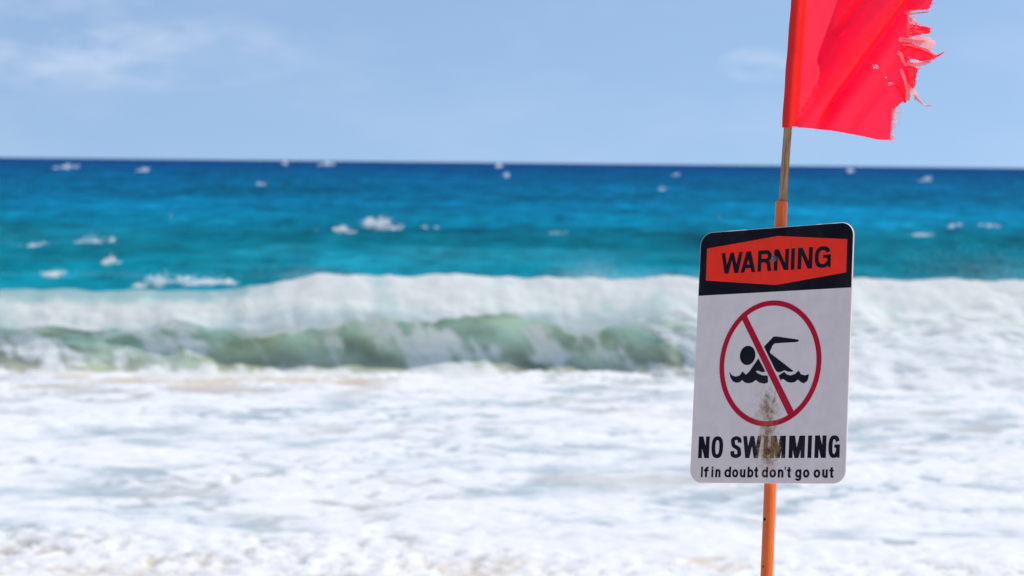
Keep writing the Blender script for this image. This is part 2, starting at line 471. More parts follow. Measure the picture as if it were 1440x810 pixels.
def sea_at(x, y):
    a = np.array([[float(x)]]); b = np.array([[float(y)]])
    z = sea_h(a, b, b * 0.0056) * sst(43, 52, b) * (1 - sst(1500, 4000, b)) - 0.35 * sst(56, 44, b)
    z = z + 0.62 * np.exp(-((b - 101 - 5 * fbm(a * 0.02, b * 0, 2, 250)) / 7.0) ** 2) * (0.6 + 0.6 * fbm(a * 0.03, b * 0 + 3, 2, 251))
    return float(z[0, 0])

# whitecaps: heaps of foam on the crests
def whitecap(px, py, wpx, hpx, label, seed, group='whitecaps on the open sea', rag=0.9):
    """px,py: where it shows (used once, to work out a place on the sea); wpx,hpx its size there"""
    hor = 221 + px * 15 / 1440
    d = EYE * 3000 / max(py + hpx * 0.35 - hor, 3.0)
    d = min(d, 1500.0)
    x = (px - 720) / 3000 * d
    s = d / 3000
    rs_ = np.random.RandomState(seed)
    z0 = sea_at(x, d)
    # torn foam along a slanting broken crest, thick in the middle and thinning into flecks
    nh = max(2, int(wpx / 6))
    sl = rs_.uniform(-0.45, 0.45)
    heaps = []
    for q in range(nh):
        u_ = rs_.uniform(-0.55, 0.55)
        heaps.append((u_ * wpx * s, (0.28 + sl * u_ + rs_.normal() * 0.12) * hpx * s, rs_.uniform(0.03, 0.13) * wpx * s, rs_.uniform(0.03, 0.10) * hpx * s))
    heaps[0] = (rs_.uniform(-0.15, 0.15) * wpx * s, 0.36 * hpx * s, 0.13 * wpx * s, 0.17 * hpx * s)
    N_ = int(np.clip(wpx * hpx / 1.5, 14, 700) * rag)
    V = []; F = []
    for q in range(N_):
        hx, hz, sx_h, sz_h = heaps[0] if rs_.rand() < 0.3 * rag else heaps[rs_.randint(nh)]
        cx = hx + rs_.normal() * sx_h; cz = max(hz + rs_.normal() * sz_h, 0.0); cy = rs_.normal() * sx_h * 0.8 + cz * 2.0
        r = s * rs_.uniform(0.3, 1.0)
        b = len(V)
        for p in ((2.6, 0, 0), (-2.6, 0, 0), (0, 1.8, 0.5), (0, -1.8, -0.5), (0, 0, 0.42), (0, 0, -0.42)):
            V.append((cx + r * (p[0] + rs_.uniform(-.5, .5)), cy + r * p[1], cz + r * (p[2] + rs_.uniform(-.15, .15))))
        F += [tuple(b + k_ for k_ in f) for f in ((0, 2, 4), (2, 1, 4), (1, 3, 4), (3, 0, 4), (2, 0, 5), (1, 2, 5), (3, 1, 5), (0, 3, 5))]
    o = link(bpy.data.objects.new('whitecap', None), label=label, cat='whitecap', group=group)
    o.location = (x, d, z0)
    obj('foam', V, F, M_CAP, o, kind='stuff')
    return o

caps = [
    (538, 310, 46, 26, 'largest whitecap out at sea, bright white, left of centre'),
    (478, 332, 30, 13, 'small whitecap just left of and nearer than the largest one'),
    (440, 328, 16, 9, 'tiny foam fleck left of the small whitecap near centre left'),
    (122, 338, 52, 26, 'broken whitecap with a foam tail at the far left'),
    (46, 342, 62, 14, 'thin flat foam streak at the left edge of the sea'),
    (152, 374, 26, 16, 'round foam patch below the broken whitecap at far left'),
    (76, 379, 40, 13, 'thin foam scrap low at the far left above the breaker'),
    (226, 386, 66, 22, 'foam heap trailing just behind the breaker crest on the left'),
    (300, 388, 84, 16, 'longer foam trail behind the breaker crest, right of the heap'),
    (1300, 335, 50, 13, 'whitecap low on the teal water right of the sign'),
    (1340, 316, 22, 10, 'small dim foam fleck above the whitecap right of sign'),
    (1396, 328, 30, 9, 'pale foam fleck near the right edge of the sea'),
    (364, 259, 16, 8, 'faint foam fleck in mid blue water left of centre'),
    (236, 306, 14, 8, 'faint fleck alone in blue water at the left'),
    (790, 327, 42, 8, 'faint foam streak in mid water right of centre'),
    (928, 268, 18, 7, 'faint foam fleck left of the sign in blue water'),
    (1008, 305, 24, 7, 'faint foam fleck beside the sign top left corner'),
    (610, 318, 26, 8, 'faint foam streak right of the largest whitecap'),
    (460, 227, 24, 9, 'bright whitecap standing on the horizon line left of centre'),
    (397, 225, 14, 9, 'whitecap on the horizon left of the brightest one there'),
    (92, 235, 30, 10, 'whitecap just below the horizon at the far left'),
    (199, 239, 18, 9, 'whitecap just below the horizon, second from the left'),
    (709, 248, 13, 9, 'whitecap below the horizon at the centre of the view'),
    (699, 230, 14, 7, 'whitecap touching the horizon at the centre of the view'),
    (948, 245, 12, 6, 'fleck below the horizon just left of the flag pole'),
    (1196, 240, 17, 9, 'whitecap below the horizon just right of the flag pole'),
    (1304, 252, 22, 11, 'whitecap below the horizon at the right, larger one'),
]
for i, (px, py, a_, b_, lb) in enumerate(caps):
    whitecap(px, py, a_, b_, lb, 11 + i * 5, rag=0.3 if ('faint' in lb or 'dim' in lb or 'pale' in lb) else (0.55 if 'horizon' in lb else 0.9))

# ------------------------------------------------------------------ spray over the crest and at the foot
def spray():
    rs = np.random.RandomState(5)
    V = []; F = []
    base_v = np.array([(1, 0, 0), (-1, 0, 0), (0, 1, 0), (0, -1, 0), (0, 0, 1), (0, 0, -1)], float)
    base_f = [(0, 2, 4), (2, 1, 4), (1, 3, 4), (3, 0, 4), (2, 0, 5), (1, 2, 5), (3, 1, 5), (0, 3, 5)]
    spots = []
    for cx, n_, sp, up in ((-3.7, 300, 0.4, 0.12), (1.5, 700, 0.40, 0.24), (2.8, 300, 0.5, 0.15), (-1.5, 160, 1.6, 0.06), (5.2, 300, 1.2, 0.12), (9.2, 900, 0.9, 0.36), (-7, 160, 1.5, 0.06)):
        for _ in range(n_ * 4):
            spots.append((cx + rs.normal() * sp, 40.3 + rs.normal() * 0.3, 1.66 + abs(rs.normal()) * up * 0.8))
    for _ in range(1500):
        x = rs.uniform(-11, 11)
        spots.append((x, 39.0 + rs.normal() * 0.35, 0.08 + abs(rs.normal()) * 0.16 * (1 + (x > 3))))
    # curtains of spray falling in front of the face
    for cx, n_, sp in ((-1.3, 1500, 0.45), (0.1, 1100, 0.30), (-3.6, 1200, 0.5), (1.4, 1200, 0.4), (-5.4, 1200, 0.6), (-8.2, 1300, 0.7), (2.4, 1400, 0.4)):
        for _ in range(n_):
            z = rs.uniform(0.05, 0.95)
            spots.append((cx + rs.normal() * sp * (1.2 - 0.4 * z), 38.75 + rs.normal() * 0.15, z))
    for (x, y, z) in spots:
        r = rs.uniform(0.0015, 0.0055)
        b = len(V)
        V += [(x + p[0] * r, y + p[1] * r, z + p[2] * r) for p in base_v]
        F += [tuple(b + q for q in f) for f in base_f]
    obj('spray', V, F, M_CAP, kind='stuff', label='fine white spray blowing off the breaking wave')
spray()

# ================================================================== the sign
PV = Vector((0.049, 0.218, 0.975)).normalized()             # up the post
PU = Vector((0.799, -0.596, 0.086)); PU = (PU - PU.dot(PV) * PV).normalized()
PN = PV.cross(PU).normalized()                              # away from the viewer
if PN.y < 0: PN = -PN
CTR = Vector((0.6131, 5.0198, 3.4537))
AX = CTR + PN * 0.021                                       # post axis beside the panel centre
tb = (AX.z - float(sand_z(0, 4.73))) / PV.z
ROOT = AX - PV * tb
sign = link(bpy.data.objects.new('warning_sign', None), label='tall warning sign reading NO SWIMMING on an orange post', cat='sign')
sign.location = ROOT

def frame_obj(o, org, ax, ay, az, root):
    m = Matrix((ax, ay, az)).transposed().to_4x4()
    m.translation = org - root
    o.matrix_local = m
    return o

def tube(prof, n=28, cap=True, wob=None):
    V = []; F = []
    for i, (z, r) in enumerate(prof):
        for k_ in range(n):
            a = 2 * math.pi * k_ / n
            rr = r * (1 + (wob(a, z) if wob else 0))
            V.append((rr * math.cos(a), rr * math.sin(a), z))
    for i in range(len(prof) - 1):
        for k_ in range(n):
            F.append((i * n + k_, i * n + (k_ + 1) % n, (i + 1) * n + (k_ + 1) % n, (i + 1) * n + k_))
    if cap:
        F.append(tuple(range(n))[::-1]); F.append(tuple((len(prof) - 1) * n + k_ for k_ in range(n)))
    return V, F

def stain_factor(n):
    p = node(n, 'ShaderNodeTexCoord').outputs['Object']
    def lobe(cx, cz, rx, rz):
        v = mapping(n, p, (1 / rx, 0.0, 1 / rz), (-cx / rx, 0, -cz / rz))
        ln = node(n, 'ShaderNodeVectorMath', {0: v}, operation='LENGTH').outputs['Value']
        return mth(n, 'SUBTRACT', 1.0, ln)
    f = lobe(0.000, -0.132, 0.040, 0.056)
    for a in ((0.005, -0.232, 0.036, 0.055), (0.002, -0.180, 0.032, 0.075), (0.000, -0.125, 0.016, 0.038), (0.003, -0.235, 0.015, 0.036)):
        f = mth(n, 'MAXIMUM', f, lobe(*a))
    ns = noise(n, p, 85, 6, 0.72)
    ns2 = noise(n, p, 260, 3, 0.6)
    f = mth(n, 'ADD', mth(n, 'MULTIPLY', f, 0.75), mth(n, 'MULTIPLY', mth(n, 'SUBTRACT', ns, 0.52), 1.9))
    f = mth(n, 'ADD', f, mth(n, 'MULTIPLY', mth(n, 'SUBTRACT', ns2, 0.5), 0.7))
    light = mapr(n, f, -0.10, 0.5)
    deep = mapr(n, f, 0.34, 0.75)
    return p, light, deep

def print_mat(name, col, rough=0.45, scratch=0.0, over=0.7, spec=0.25):
    """painted or printed enamel; carries the rust stain and fine scratches"""
    m, n, out = newmat(name)
    p, li, de = stain_factor(n)
    c = mixc(n, mapr(n, noise(n, p, 22, 5, 0.6), 0.3, 0.75), col, tuple(min(1, q * 0.9 + 0.008) for q in col))
    c = mixc(n, mth(n, 'MULTIPLY', mapr(n, noise(n, mapping(n, p, (1, 1, 0.45)), 9, 5, 0.65), 0.45, 0.75), 0.14 if sum(col) > 1.5 else 0.025), c, (0.62, 0.57, 0.52))
    c = mixc(n, mth(n, 'MULTIPLY', mapr(n, noise(n, p, 330, 2, 0.5), 0.74, 0.80), 0.5), c, (0.30, 0.22, 0.16))
    if scratch:
        s1 = noise(n, mapping(n, p, (1.0, 1.0, 3.5)), 150, 4, 0.7)
        c = mixc(n, mth(n, 'MULTIPLY', mapr(n, s1, 0.70, 0.78), scratch), c, (0.45, 0.42, 0.40))
    rust = mixc(n, noise(n, p, 120, 5), (0.36, 0.18, 0.06), (0.64, 0.44, 0.23))
    c = mixc(n, mth(n, 'MULTIPLY', li, over * 0.8), c, rust)
    c = mixc(n, mth(n, 'MULTIPLY', de, over), c, (0.19, 0.085, 0.04))
    principled(n, out, c, rough, spec)
    return m

M_WHITE = print_mat('white_enamel', (0.95, 0.83, 0.79), 0.4)
M_BLACK = print_mat('black_print', (0.006, 0.006, 0.012), 0.5, 0.5, 0.75, 0.08)
M_ORANGE = print_mat('orange_print', (1.3, 0.042, 0.018), 0.45, 0.25, spec=0.12)
M_RED = print_mat('red_print', (0.60, 0.003, 0.035), 0.45, 0.2, 0.4, 0.12)
M_INK = print_mat('ink_print', (0.007, 0.007, 0.014), 0.5, 0.3, 0.85, 0.1)

def rounded(w_, h_, r, n=10):
    P = []
    for cx, cz, a0 in ((w_ / 2 - r, h_ / 2 - r, 0), (-w_ / 2 + r, h_ / 2 - r, 90), (-w_ / 2 + r, -h_ / 2 + r, 180), (w_ / 2 - r, -h_ / 2 + r, 270)):
        for i in range(n + 1):
            a = R(a0 + 90 * i / n)
            P.append((cx + r * math.cos(a), cz + r * math.sin(a)))
    return P

W_, H_ = 0.418, 0.610
out_ = rounded(W_, H_, 0.033)
n_ = len(out_)
inner = rounded(W_ - 0.0024, H_ - 0.0024, 0.0318)
TH = 0.0022
V = [(x, -TH, z) for x, z in inner] + [(x, -TH + 0.0012, z) for x, z in out_] + [(x, TH - 0.0012, z) for x, z in out_] + [(x, TH, z) for x, z in inner]
F = [tuple(range(n_))]
for j in range(3):
    F += [(j * n_ + i, (j + 1) * n_ + i, (j + 1) * n_ + (i + 1) % n_, j * n_ + (i + 1) % n_) for i in range(n_)]
F.append(tuple(3 * n_ + i for i in range(n_))[::-1])
panel = frame_obj(obj('panel', V, F, M_WHITE, sign), CTR, PU, PN, PV, ROOT)

LAYER = [TH]
def flat(name, polys, mat, parent=None, step=0.00008, micro=0.000012, label=None):
    """printed areas (mm outlines on the panel) as thin raised ink"""
    LAYER[0] += step
    V = []; F = []
    for i, el in enumerate(polys):
        for p in ([el] if isinstance(el[0], tuple) else el):        # a stroke is one outline or a run of quads
            b = len(V)
            V += [(x / 1000, -LAYER[0] - i * micro, z / 1000) for x, z in p]
            F.append(tuple(range(b, b + len(p))))
    o = obj(name, V, F, mat, parent or panel, label=label)
    bm = bmesh.new(); bm.from_mesh(o.data)
    bmesh.ops.triangulate(bm, faces=[f for f in bm.faces if len(f.verts) > 4])
    for f in bm.faces:
        f.normal_update()
        if f.normal.y > 0: f.normal_flip()
    bm.to_mesh(o.data); bm.free()
    return o

# black heading with its clipped corners
top = [(x * 1000, z * 1000) for x, z in rounded(W_ - 0.0030, H_ - 0.0030, 0.0315) if z > 0.0]
head_poly = [p for p in top] + [(-207.5, 149.2), (207.5, 149.2)]
flat('header_band', [head_poly], M_BLACK)
flat('orange_hexagon', [[(-189, 265), (7.5, 283.5), (193, 264), (193, 185.5), (7.3, 165), (-188.3, 186)]], M_ORANGE)

# --- lettering drawn from strokes
def arc(cx, cy, rx, ry, sx, sy, a0, a1, n=26, e=2.0):
    Q = []
    for i in range(n + 1):
        a = R(a0 + (a1 - a0) * i / n)
        c, s = math.cos(a), math.sin(a)
        c = math.copysign(abs(c) ** (2 / e), c); s = math.copysign(abs(s) ** (2 / e), s)
        Q.append(((cx + rx * c, cy + ry * s), (cx + (rx - sx) * c, cy + (ry - sy) * s)))
    return [[[Q[i][0], Q[i + 1][0], Q[i + 1][1], Q[i][1]] for i in range(n)]]

def rect(x0, y0, x1, y1):
    return [[(x0, y0), (x1, y0), (x1, y1), (x0, y1)]]

def path(pts, sx, sy, n=40):
    P = [Vector(p) for p in pts]
    S_ = []
    for i in range(len(P) - 1):
        p0 = P[max(i - 1, 0)]; p1 = P[i]; p2 = P[i + 1]; p3 = P[min(i + 2, len(P) - 1)]
        for j in range(8):
            u = j / 8
            S_.append(0.5 * ((2 * p1) + (p2 - p0) * u + (2 * p0 - 5 * p1 + 4 * p2 - p3) * u * u + (3 * p1 - p0 - 3 * p2 + p3) * u ** 3))
    S_.append(P[-1])
    Q = []
    for i, p in enumerate(S_):
        d = (S_[min(i + 1, len(S_) - 1)] - S_[max(i - 1, 0)]).normalized()
        nn = Vector((-d.y, d.x))
        hw = 0.5 * math.sqrt((nn.x * sx) ** 2 + (nn.y * sy) ** 2)
        Q.append((tuple(p + nn * hw), tuple(p - nn * hw)))
    return [[[Q[i][0], Q[i + 1][0], Q[i + 1][1], Q[i][1]] for i in range(len(Q) - 1)]]

def glyph(ch, x0, x1, y0, y1, s, h=None):
    """s stem width, h thickness of the horizontals"""
    h = h or s * 0.9
    cx, cy, w2, h2 = (x0 + x1) / 2, (y0 + y1) / 2, (x1 - x0) / 2, (y1 - y0) / 2
    W = x1 - x0; H = y1 - y0
    e = 2.5
    if ch == 'I': return rect(x0, y0, x1, y1)
    if ch == 'N':
        return rect(x0, y0, x0 + s, y1) + rect(x1 - s, y0, x1, y1) + [[(x0 + s * 0.1, y1), (x0 + s * 1.2, y1), (x1 - s * 0.1, y0), (x1 - s * 1.2, y0)]]
    if ch == 'M':
        b = s * 1.0
        return rect(x0, y0, x0 + s, y1) + rect(x1 - s, y0, x1, y1) + [[(x0 + s * .1, y1), (x0 + s * 1.45, y1), (cx + b * .5, y0), (cx - b * .5, y0)], [(x1 - s * 1.45, y1), (x1 - s * .1, y1), (cx + b * .5, y0), (cx - b * .5, y0)]]
    if ch == 'W':
        b1 = x0 + W * 0.27; b2 = x1 - W * 0.27; t_ = s * 1.0; q = s * 0.54
        return [[(x0, y1), (x0 + t_, y1), (b1 + q, y0), (b1 - q, y0)], [(cx - q * .9, y1), (cx + q * .9, y1), (b1 + q, y0), (b1 - q, y0)],
                [(cx - q * .9, y1), (cx + q * .9, y1), (b2 + q, y0), (b2 - q, y0)], [(x1 - t_, y1), (x1, y1), (b2 + q, y0), (b2 - q, y0)]]
    if ch == 'A':
        q = s * 0.62
        return [[(cx - q, y1), (cx + q, y1), (x0 + s * 1.05, y0), (x0, y0)], [(cx - q, y1), (cx + q, y1), (x1, y0), (x1 - s * 1.05, y0)]] + rect(x0 + W * .24, y0 + H * .2, x1 - W * .24, y0 + H * .2 + h * .95)
    if ch == 'R':
        r = H * 0.29; yb = y1 - 2 * r; xr = x1 - W * 0.02; xc = xr - r * 0.95
        g = rect(x0, y0, x0 + s, y1) + rect(x0 + s * .5, y1 - h, xc, y1) + rect(x0 + s * .5, yb, xc, yb + h) + arc(xc, yb + r, r * .95, r, s, h, -90, 90, 16)
        g += path([(xc, yb + h * .6), (xr - s * .75, yb - h * .4), (xr - s * .62, y0 + H * .2), (x1 - s * .5, y0)], s, h)
        return g
    if ch == 'O': return arc(cx, cy, w2, h2, s, h, 0, 360, 48, e)
    if ch == 'G':
        g = arc(cx, cy, w2, h2, s, h, 28, 325, 40, e)
        g += rect(cx + W * .02, cy - H * .05, x1, cy - H * .05 + h * .85) + rect(x1 - s * .95, cy - H * .05 - H * .28, x1, cy - H * .05) + rect(x1 - s * .62, y0 + H * .01, x1, cy - H * .25)
        return g
    if ch == 'S':
        m_ = s * .5; k_ = h * .5
        return path([(x1 - m_, y1 - H * .30), (x1 - m_ - W * .02, y1 - H * .16), (cx, y1 - k_), (x0 + m_ + W * .02, y1 - H * .15), (x0 + m_, y1 - H * .27), (x0 + m_ + W * .09, cy + H * .07),
                     (cx, cy), (x1 - m_ - W * .07, cy - H * .09), (x1 - m_, y0 + H * .26), (x1 - m_ - W * .02, y0 + H * .14), (cx, y0 + k_), (x0 + m_ + W * .01, y0 + H * .15), (x0 + m_, y0 + H * .32)], s, h)
    # lower case: y0 baseline, y1 cap height; x-height is 0.76 of it
    xh = y0 + H * 0.76
    xm = (y0 + xh) / 2; xr_ = (xh - y0) / 2
    if ch == 'o': return arc(cx, xm, w2, xr_, s, h, 0, 360, 40, 2.2)
    if ch == 'd': return arc(cx, xm, w2, xr_, s, h, 0, 360, 40, 2.2) + rect(x1 - s, y0, x1, y1)
    if ch == 'b': return arc(cx, xm, w2, xr_, s, h, 0, 360, 40, 2.2) + rect(x0, y0, x0 + s, y1)
    if ch == 'g':
        yd = y0 - H * .30
        return arc(cx, xm, w2, xr_, s, h, 0, 360, 40, 2.2) + rect(x1 - s, y0 - H * .06, x1, xh) + arc(cx, y0 - H * .04, w2, H * .26, s, h, 180 + 12, 360, 20)
    if ch == 'n':
        return rect(x0, y0, x0 + s, xh) + rect(x1 - s, y0, x1, xh - w2) + arc(cx, xh - w2, w2, w2, s, h, 0, 170, 20)
    if ch == 'u':
        return rect(x1 - s, y0, x1, xh) + rect(x0, y0 + w2, x0 + s, xh) + arc(cx, y0 + w2, w2, w2, s, h, 180, 350, 20)
    if ch == 'i': return rect(x0, y0, x1, xh) + rect(x0, y1 - h * .9, x1, y1)
    if ch == 't':
        xs_ = x0 + W * .26
        return rect(xs_, y0 + h * .8, xs_ + s, y1 - H * .04) + rect(x0, xh - h, x1, xh) + [[(xs_, y0 + h * .9), (xs_ + s * .3, y0), (x1, y0), (x1, y0 + h)]]
    if ch == 'f':
        xs_ = x0 + W * .28
        return rect(xs_, y0, xs_ + s, y1 - H * .2) + rect(x0, xh - h, x1, xh) + arc(x1, y1 - H * .2, x1 - xs_, H * .2, s, h, 90, 180, 12)
    if ch == "'": return [[(x0, y1), (x1, y1), (x1 - (x1 - x0) * .25, y1 - H * .32), (x0 + (x1 - x0) * .1, y1 - H * .32)]]
    return []

def line(name, items, y0, y1, s, h, mat=M_INK):
    LAYER[0] += 0.00008
    for ch, x0, x1 in items:
        flat(name, glyph(ch, x0, x1, y0, y1, s, h), mat, step=0.0)

line('warning_letter', [('W', -147, -87.5), ('A', -92, -50.5), ('R', -45, -6.8), ('N', -0.7, 39.4), ('I', 45.4, 55.4), ('N', 63.4, 103), ('G', 108.8, 151.6)], 199.6, 251.0, 10.2, 9.4)
line('message_letter', [('N', -187.8, -157.3), ('O', -151.2, -119.2), ('S', -97.6, -69), ('W', -65.1, -14.8), ('I', -8.5, 2.5), ('M', 10.3, 50.4), ('M', 59.2, 101.2), ('I', 109, 119.3), ('N', 127.1, 157), ('G', 162.8, 192.4)], -246.0, -194.0, 10.4, 9.0)
line('advice_letter', [('I', -177.5, -172.5), ('f', -169.5, -157), ('i', -148.2, -143.2), ('n', -137.5, -122.9), ('d', -112.4, -94.2), ('o', -90.9, -74.3), ('u', -69.8, -54.6), ('b', -49.2, -33.0), ('t', -31, -20.6),
                          ('d', -10.3, 6.3), ('o', 10.2, 27.8), ('n', 32.6, 47.5), ("'", 50.4, 53.8), ('t', 56.6, 67), ('g', 78.5, 94.9), ('o', 99.3, 115.7), ('o', 126.9, 144), ('u', 149.2, 163.5), ('t', 167.6, 178.4)], -291.6, -266.4, 5.5, 4.9)

swimmer = flat('swimmer', [
    [(-62.2 + 21.3 * math.cos(R(a)), -1.4 + 23.2 * math.sin(R(a))) for a in range(0, 360, 12)],
    [(-18.4, 18.2), (5.9, 40.8), (12, 41.5), (20.0, 40.6), (73.4, 31.8), (74.6, 29.3), (73.0, 27.0), (68.7, 26.2), (10.6, 25.1), (4.8, 20.3), (-1.7, 6.2), (-1.5, 2.7), (63.6, -42.1), (60.7, -43.8), (51.8, -43.7), (38.6, -39.9), (27.8, -44.4), (19.7, -43.1), (14.4, -37.6)],
    [(-32.4, -9.4), (-11.6, -41.6), (-20.7, -42.8), (-33.1, -38.5), (-37.1, -39.3), (-34.9, -43.8), (-20.3, -50.3), (-5.1, -51.5), (-3.3, -67.5), (-14.3, -70.3), (-27.7, -67.1), (-37.1, -60.7), (-46.0, -66.8), (-56.1, -68.6), (-66.5, -66.5), (-73.9, -60.1), (-81.9, -65.7), (-91.1, -66.1), (-100.6, -62.3), (-107.3, -52.4), (-111.0, -39.7), (-102.3, -48.9), (-91.8, -51.7), (-80.7, -48.3), (-74.9, -39.5), (-64.3, -47.7), (-55.4, -39.9)],
    [(24.1, -52.0), (38.8, -43.4), (46.0, -49.7), (56.1, -52.5), (67.9, -49.2), (77.5, -41.5), (83.8, -50.4), (93.8, -53.2), (105.2, -50.8), (102.2, -65.6), (92.7, -71.9), (84.6, -68.8), (76.4, -62.6), (67.8, -68.6), (57.9, -69.6), (47.8, -67.4), (37.5, -60.2), (32.6, -61.0), (31.1, -65.0)],
], M_INK)
flat('prohibition_ring', arc(-1.2, -21.8, 137.8, 150, 13.0, 12.4, 0, 360, 96), M_RED)
flat('prohibition_slash', [[(-82, 86), (-69.4, 95), (68, -136), (54, -146.5)]], M_RED)

# bolts holding the panel to the post
def metal_mat(name, c0, c1, rough=0.6, metal=0.4):
    m, n, out = newmat(name)
    p = node(n, 'ShaderNodeTexCoord').outputs['Object']
    c = mixc(n, mapr(n, noise(n, p, 300, 4), 0.35, 0.65), c0, c1)
    principled(n, out, c, rough, 0.4, Metallic=metal)
    return m
M_BOLT = metal_mat('weathered_bolt', (0.13, 0.13, 0.11), (0.26, 0.24, 0.20))
M_RUST = metal_mat('rusty_bolt', (0.12, 0.05, 0.025), (0.28, 0.13, 0.06), 0.85, 0.1)
def bolt(cx, cz, mat, label):
    V, F = tube([(0, 0.0078), (0.0012, 0.0078), (0.0015, 0.0072)], 24)
    V2, F2 = tube([(0.0015, 0.0052), (0.0042, 0.0052), (0.0050, 0.0046)], 6)
    b = len(V)
    V = V + V2; F = F + [tuple(b + i for i in f) for f in F2]
    # turn so that the tube's z points to the viewer
    V = [(x + cx / 1000, -z - LAYER[0] + 0.0004, y + cz / 1000) for x, y, z in V]
    o = obj('bolt', V, F, mat, panel, label=label)
    V3, F3 = tube([(-0.030, 0.003), (0.0, 0.003)], 12)
    return o
bolt(-1, 229, M_BOLT, 'weathered grey bolt between the letters R and N')
bolt(3, -231, M_RUST, 'rusty bolt amid the brown stain')

# orange post
def post_mat():
    m, n, out = newmat('orange_post_paint')
    p = node(n, 'ShaderNodeTexCoord').outputs['Object']
    c = mixc(n, mapr(n, noise(n, mapping(n, p, (1, 1, 0.25)), 30, 5), 0.35, 0.7), (0.98, 0.17, 0.012), (0.84, 0.13, 0.014))
    c = mixc(n, mapr(n, noise(n, p, 90, 5, 0.7), 0.70, 0.76), c, (0.13, 0.05, 0.02))
    c = mixc(n, mapr(n, noise(n, mapping(n, p, (1, 1, 0.08)), 160, 4, 0.6), 0.60, 0.75, 0.0, 0.5), c, (0.98, 0.34, 0.10))
    b = node(n, 'ShaderNodeBump', {'Strength': 0.25, 'Distance': 0.001, 'Height': noise(n, p, 120, 4)})
    principled(n, out, c, 0.36, 0.5, Normal=b.outputs[0])
    return m
M_POST = post_mat()
top_t = 0.372
L = tb + top_t
V, F = tube([(-0.35, 0.0144), (0, 0.0144), (L * 0.5, 0.0144), (L - 0.004, 0.0144), (L - 0.001, 0.0140), (L, 0.0128)], 36)
post = obj('post', V, F, M_POST, sign, smooth=True)
frame_obj(post, ROOT, PU, PN, PV, ROOT)
for p_ in post.data.polygons:
    if len(p_.vertices) > 4: p_.use_smooth = False
# two drill holes seen on the lower post
M_DARK = metal_mat('dark_hole', (0.012, 0.008, 0.006), (0.02, 0.012, 0.008), 0.9, 0.0)
def post_mark(t_, ang, r, name):
    c = math.cos(ang); s_ = math.sin(ang)
    V = []; F = []
    for k_ in range(14):
        a = 2 * math.pi * k_ / 14
        da = r * math.cos(a) / 0.015
        V.append((0.01455 * math.cos(ang + da), 0.01455 * math.sin(ang + da), tb + t_ + r * math.sin(a)))
    V.append((0.0147 * c, 0.0147 * s_, tb + t_))
    for k_ in range(14):
        F.append((k_, (k_ + 1) % 14, 14))
    o = obj(name, V, F, M_DARK, post)
    return o
post_mark(-0.388, R(-104), 0.0038, 'drill_hole')
post_mark(-0.498, R(-100), 0.0024, 'drill_hole')

# ================================================================== the flag
def wood_mat():
    m, n, out = newmat('weathered_wood')
    p = node(n, 'ShaderNodeTexCoord').outputs['Object']
    g = noise(n, mapping(n, p, (1, 1, 0.06)), 260, 5, 0.65)
    c = mixc(n, mapr(n, g, 0.35, 0.68), (0.25, 0.145, 0.08), (0.50, 0.34, 0.21))
    b = node(n, 'ShaderNodeBump', {'Strength': 0.4, 'Distance': 0.001, 'Height': g})
    principled(n, out, c, 0.8, 0.2, Normal=b.outputs[0])
    return m
M_WOOD = wood_mat()

def cloth_mat(name, front, through, wt_=0.5, grain=0.12):
    m, n, out = newmat(name)
    p = node(n, 'ShaderNodeTexCoord').outputs['Object']
    g = noise(n, p, 240, 3, 0.6)
    v = mapr(n, noise(n, p, 14, 4), 0.3, 0.7, 1 - grain, 1.0)
    cf = mixc(n, 1.0, front, node(n, 'ShaderNodeCombineColor', {0: v, 1: v, 2: v}).outputs[0], 'MULTIPLY')
    b = node(n, 'ShaderNodeBump', {'Strength': 0.15, 'Distance': 0.001, 'Height': g})
    d = node(n, 'ShaderNodeBsdfDiffuse', {'Color': cf, 'Normal': b.outputs[0]})
    t = node(n, 'ShaderNodeBsdfTranslucent', {'Color': tuple(through) + (1,)})
    x = node(n, 'ShaderNodeMixShader', {0: wt_, 1: d.outputs[0], 2: t.outputs[0]})
    s = node(n, 'ShaderNodeBsdfSheen', {'Color': (1, 0.75, 0.75, 1), 'Roughness': 0.4})
    a = node(n, 'ShaderNodeMixShader', {0: 0.015, 1: x.outputs[0], 2: s.outputs[0]})
    n.links.new(a.outputs[0], out.inputs['Surface'])
    return m
M_CLOTH = cloth_mat('red_flag_cloth', (1.45, 0.15, 0.22), (1.5, 0.0, 0.06), 0.62)
M_SLEEVE = cloth_mat('red_flag_sleeve', (1.3, 0.065, 0.06), (1.3, 0.01, 0.04), 0.4)
M_THREAD = cloth_mat('frayed_thread', (1.0, 0.66, 0.66), (1.0, 0.50, 0.52), 0.55, 0.05)

SV = Vector((0.081, 0.218, 0.975)).normalized()
T0 = 0.30
S0 = AX + PV * T0                                # the stick's foot, inside the post
flag = link(bpy.data.objects.new('flag', None), label='torn bright red flag on a weathered wooden stick above the sign', cat='flag')
FROOT = S0
flag.location = FROOT
SX = Vector((1, 0, 0)); SX = (SX - SX.dot(SV) * SV).normalized(); SY = SV.cross(SX)
V, F = tube([(0, 0.0098), (0.4, 0.0098), (0.9, 0.0095), (1.02, 0.0092)], 20, wob=lambda a, z: 0.05 * math.sin(3 * a + z * 4))
stick = obj('wooden_stick', V, F, M_WOOD, flag, smooth=True)
frame_obj(stick, S0, SX, SY, SV, FROOT)

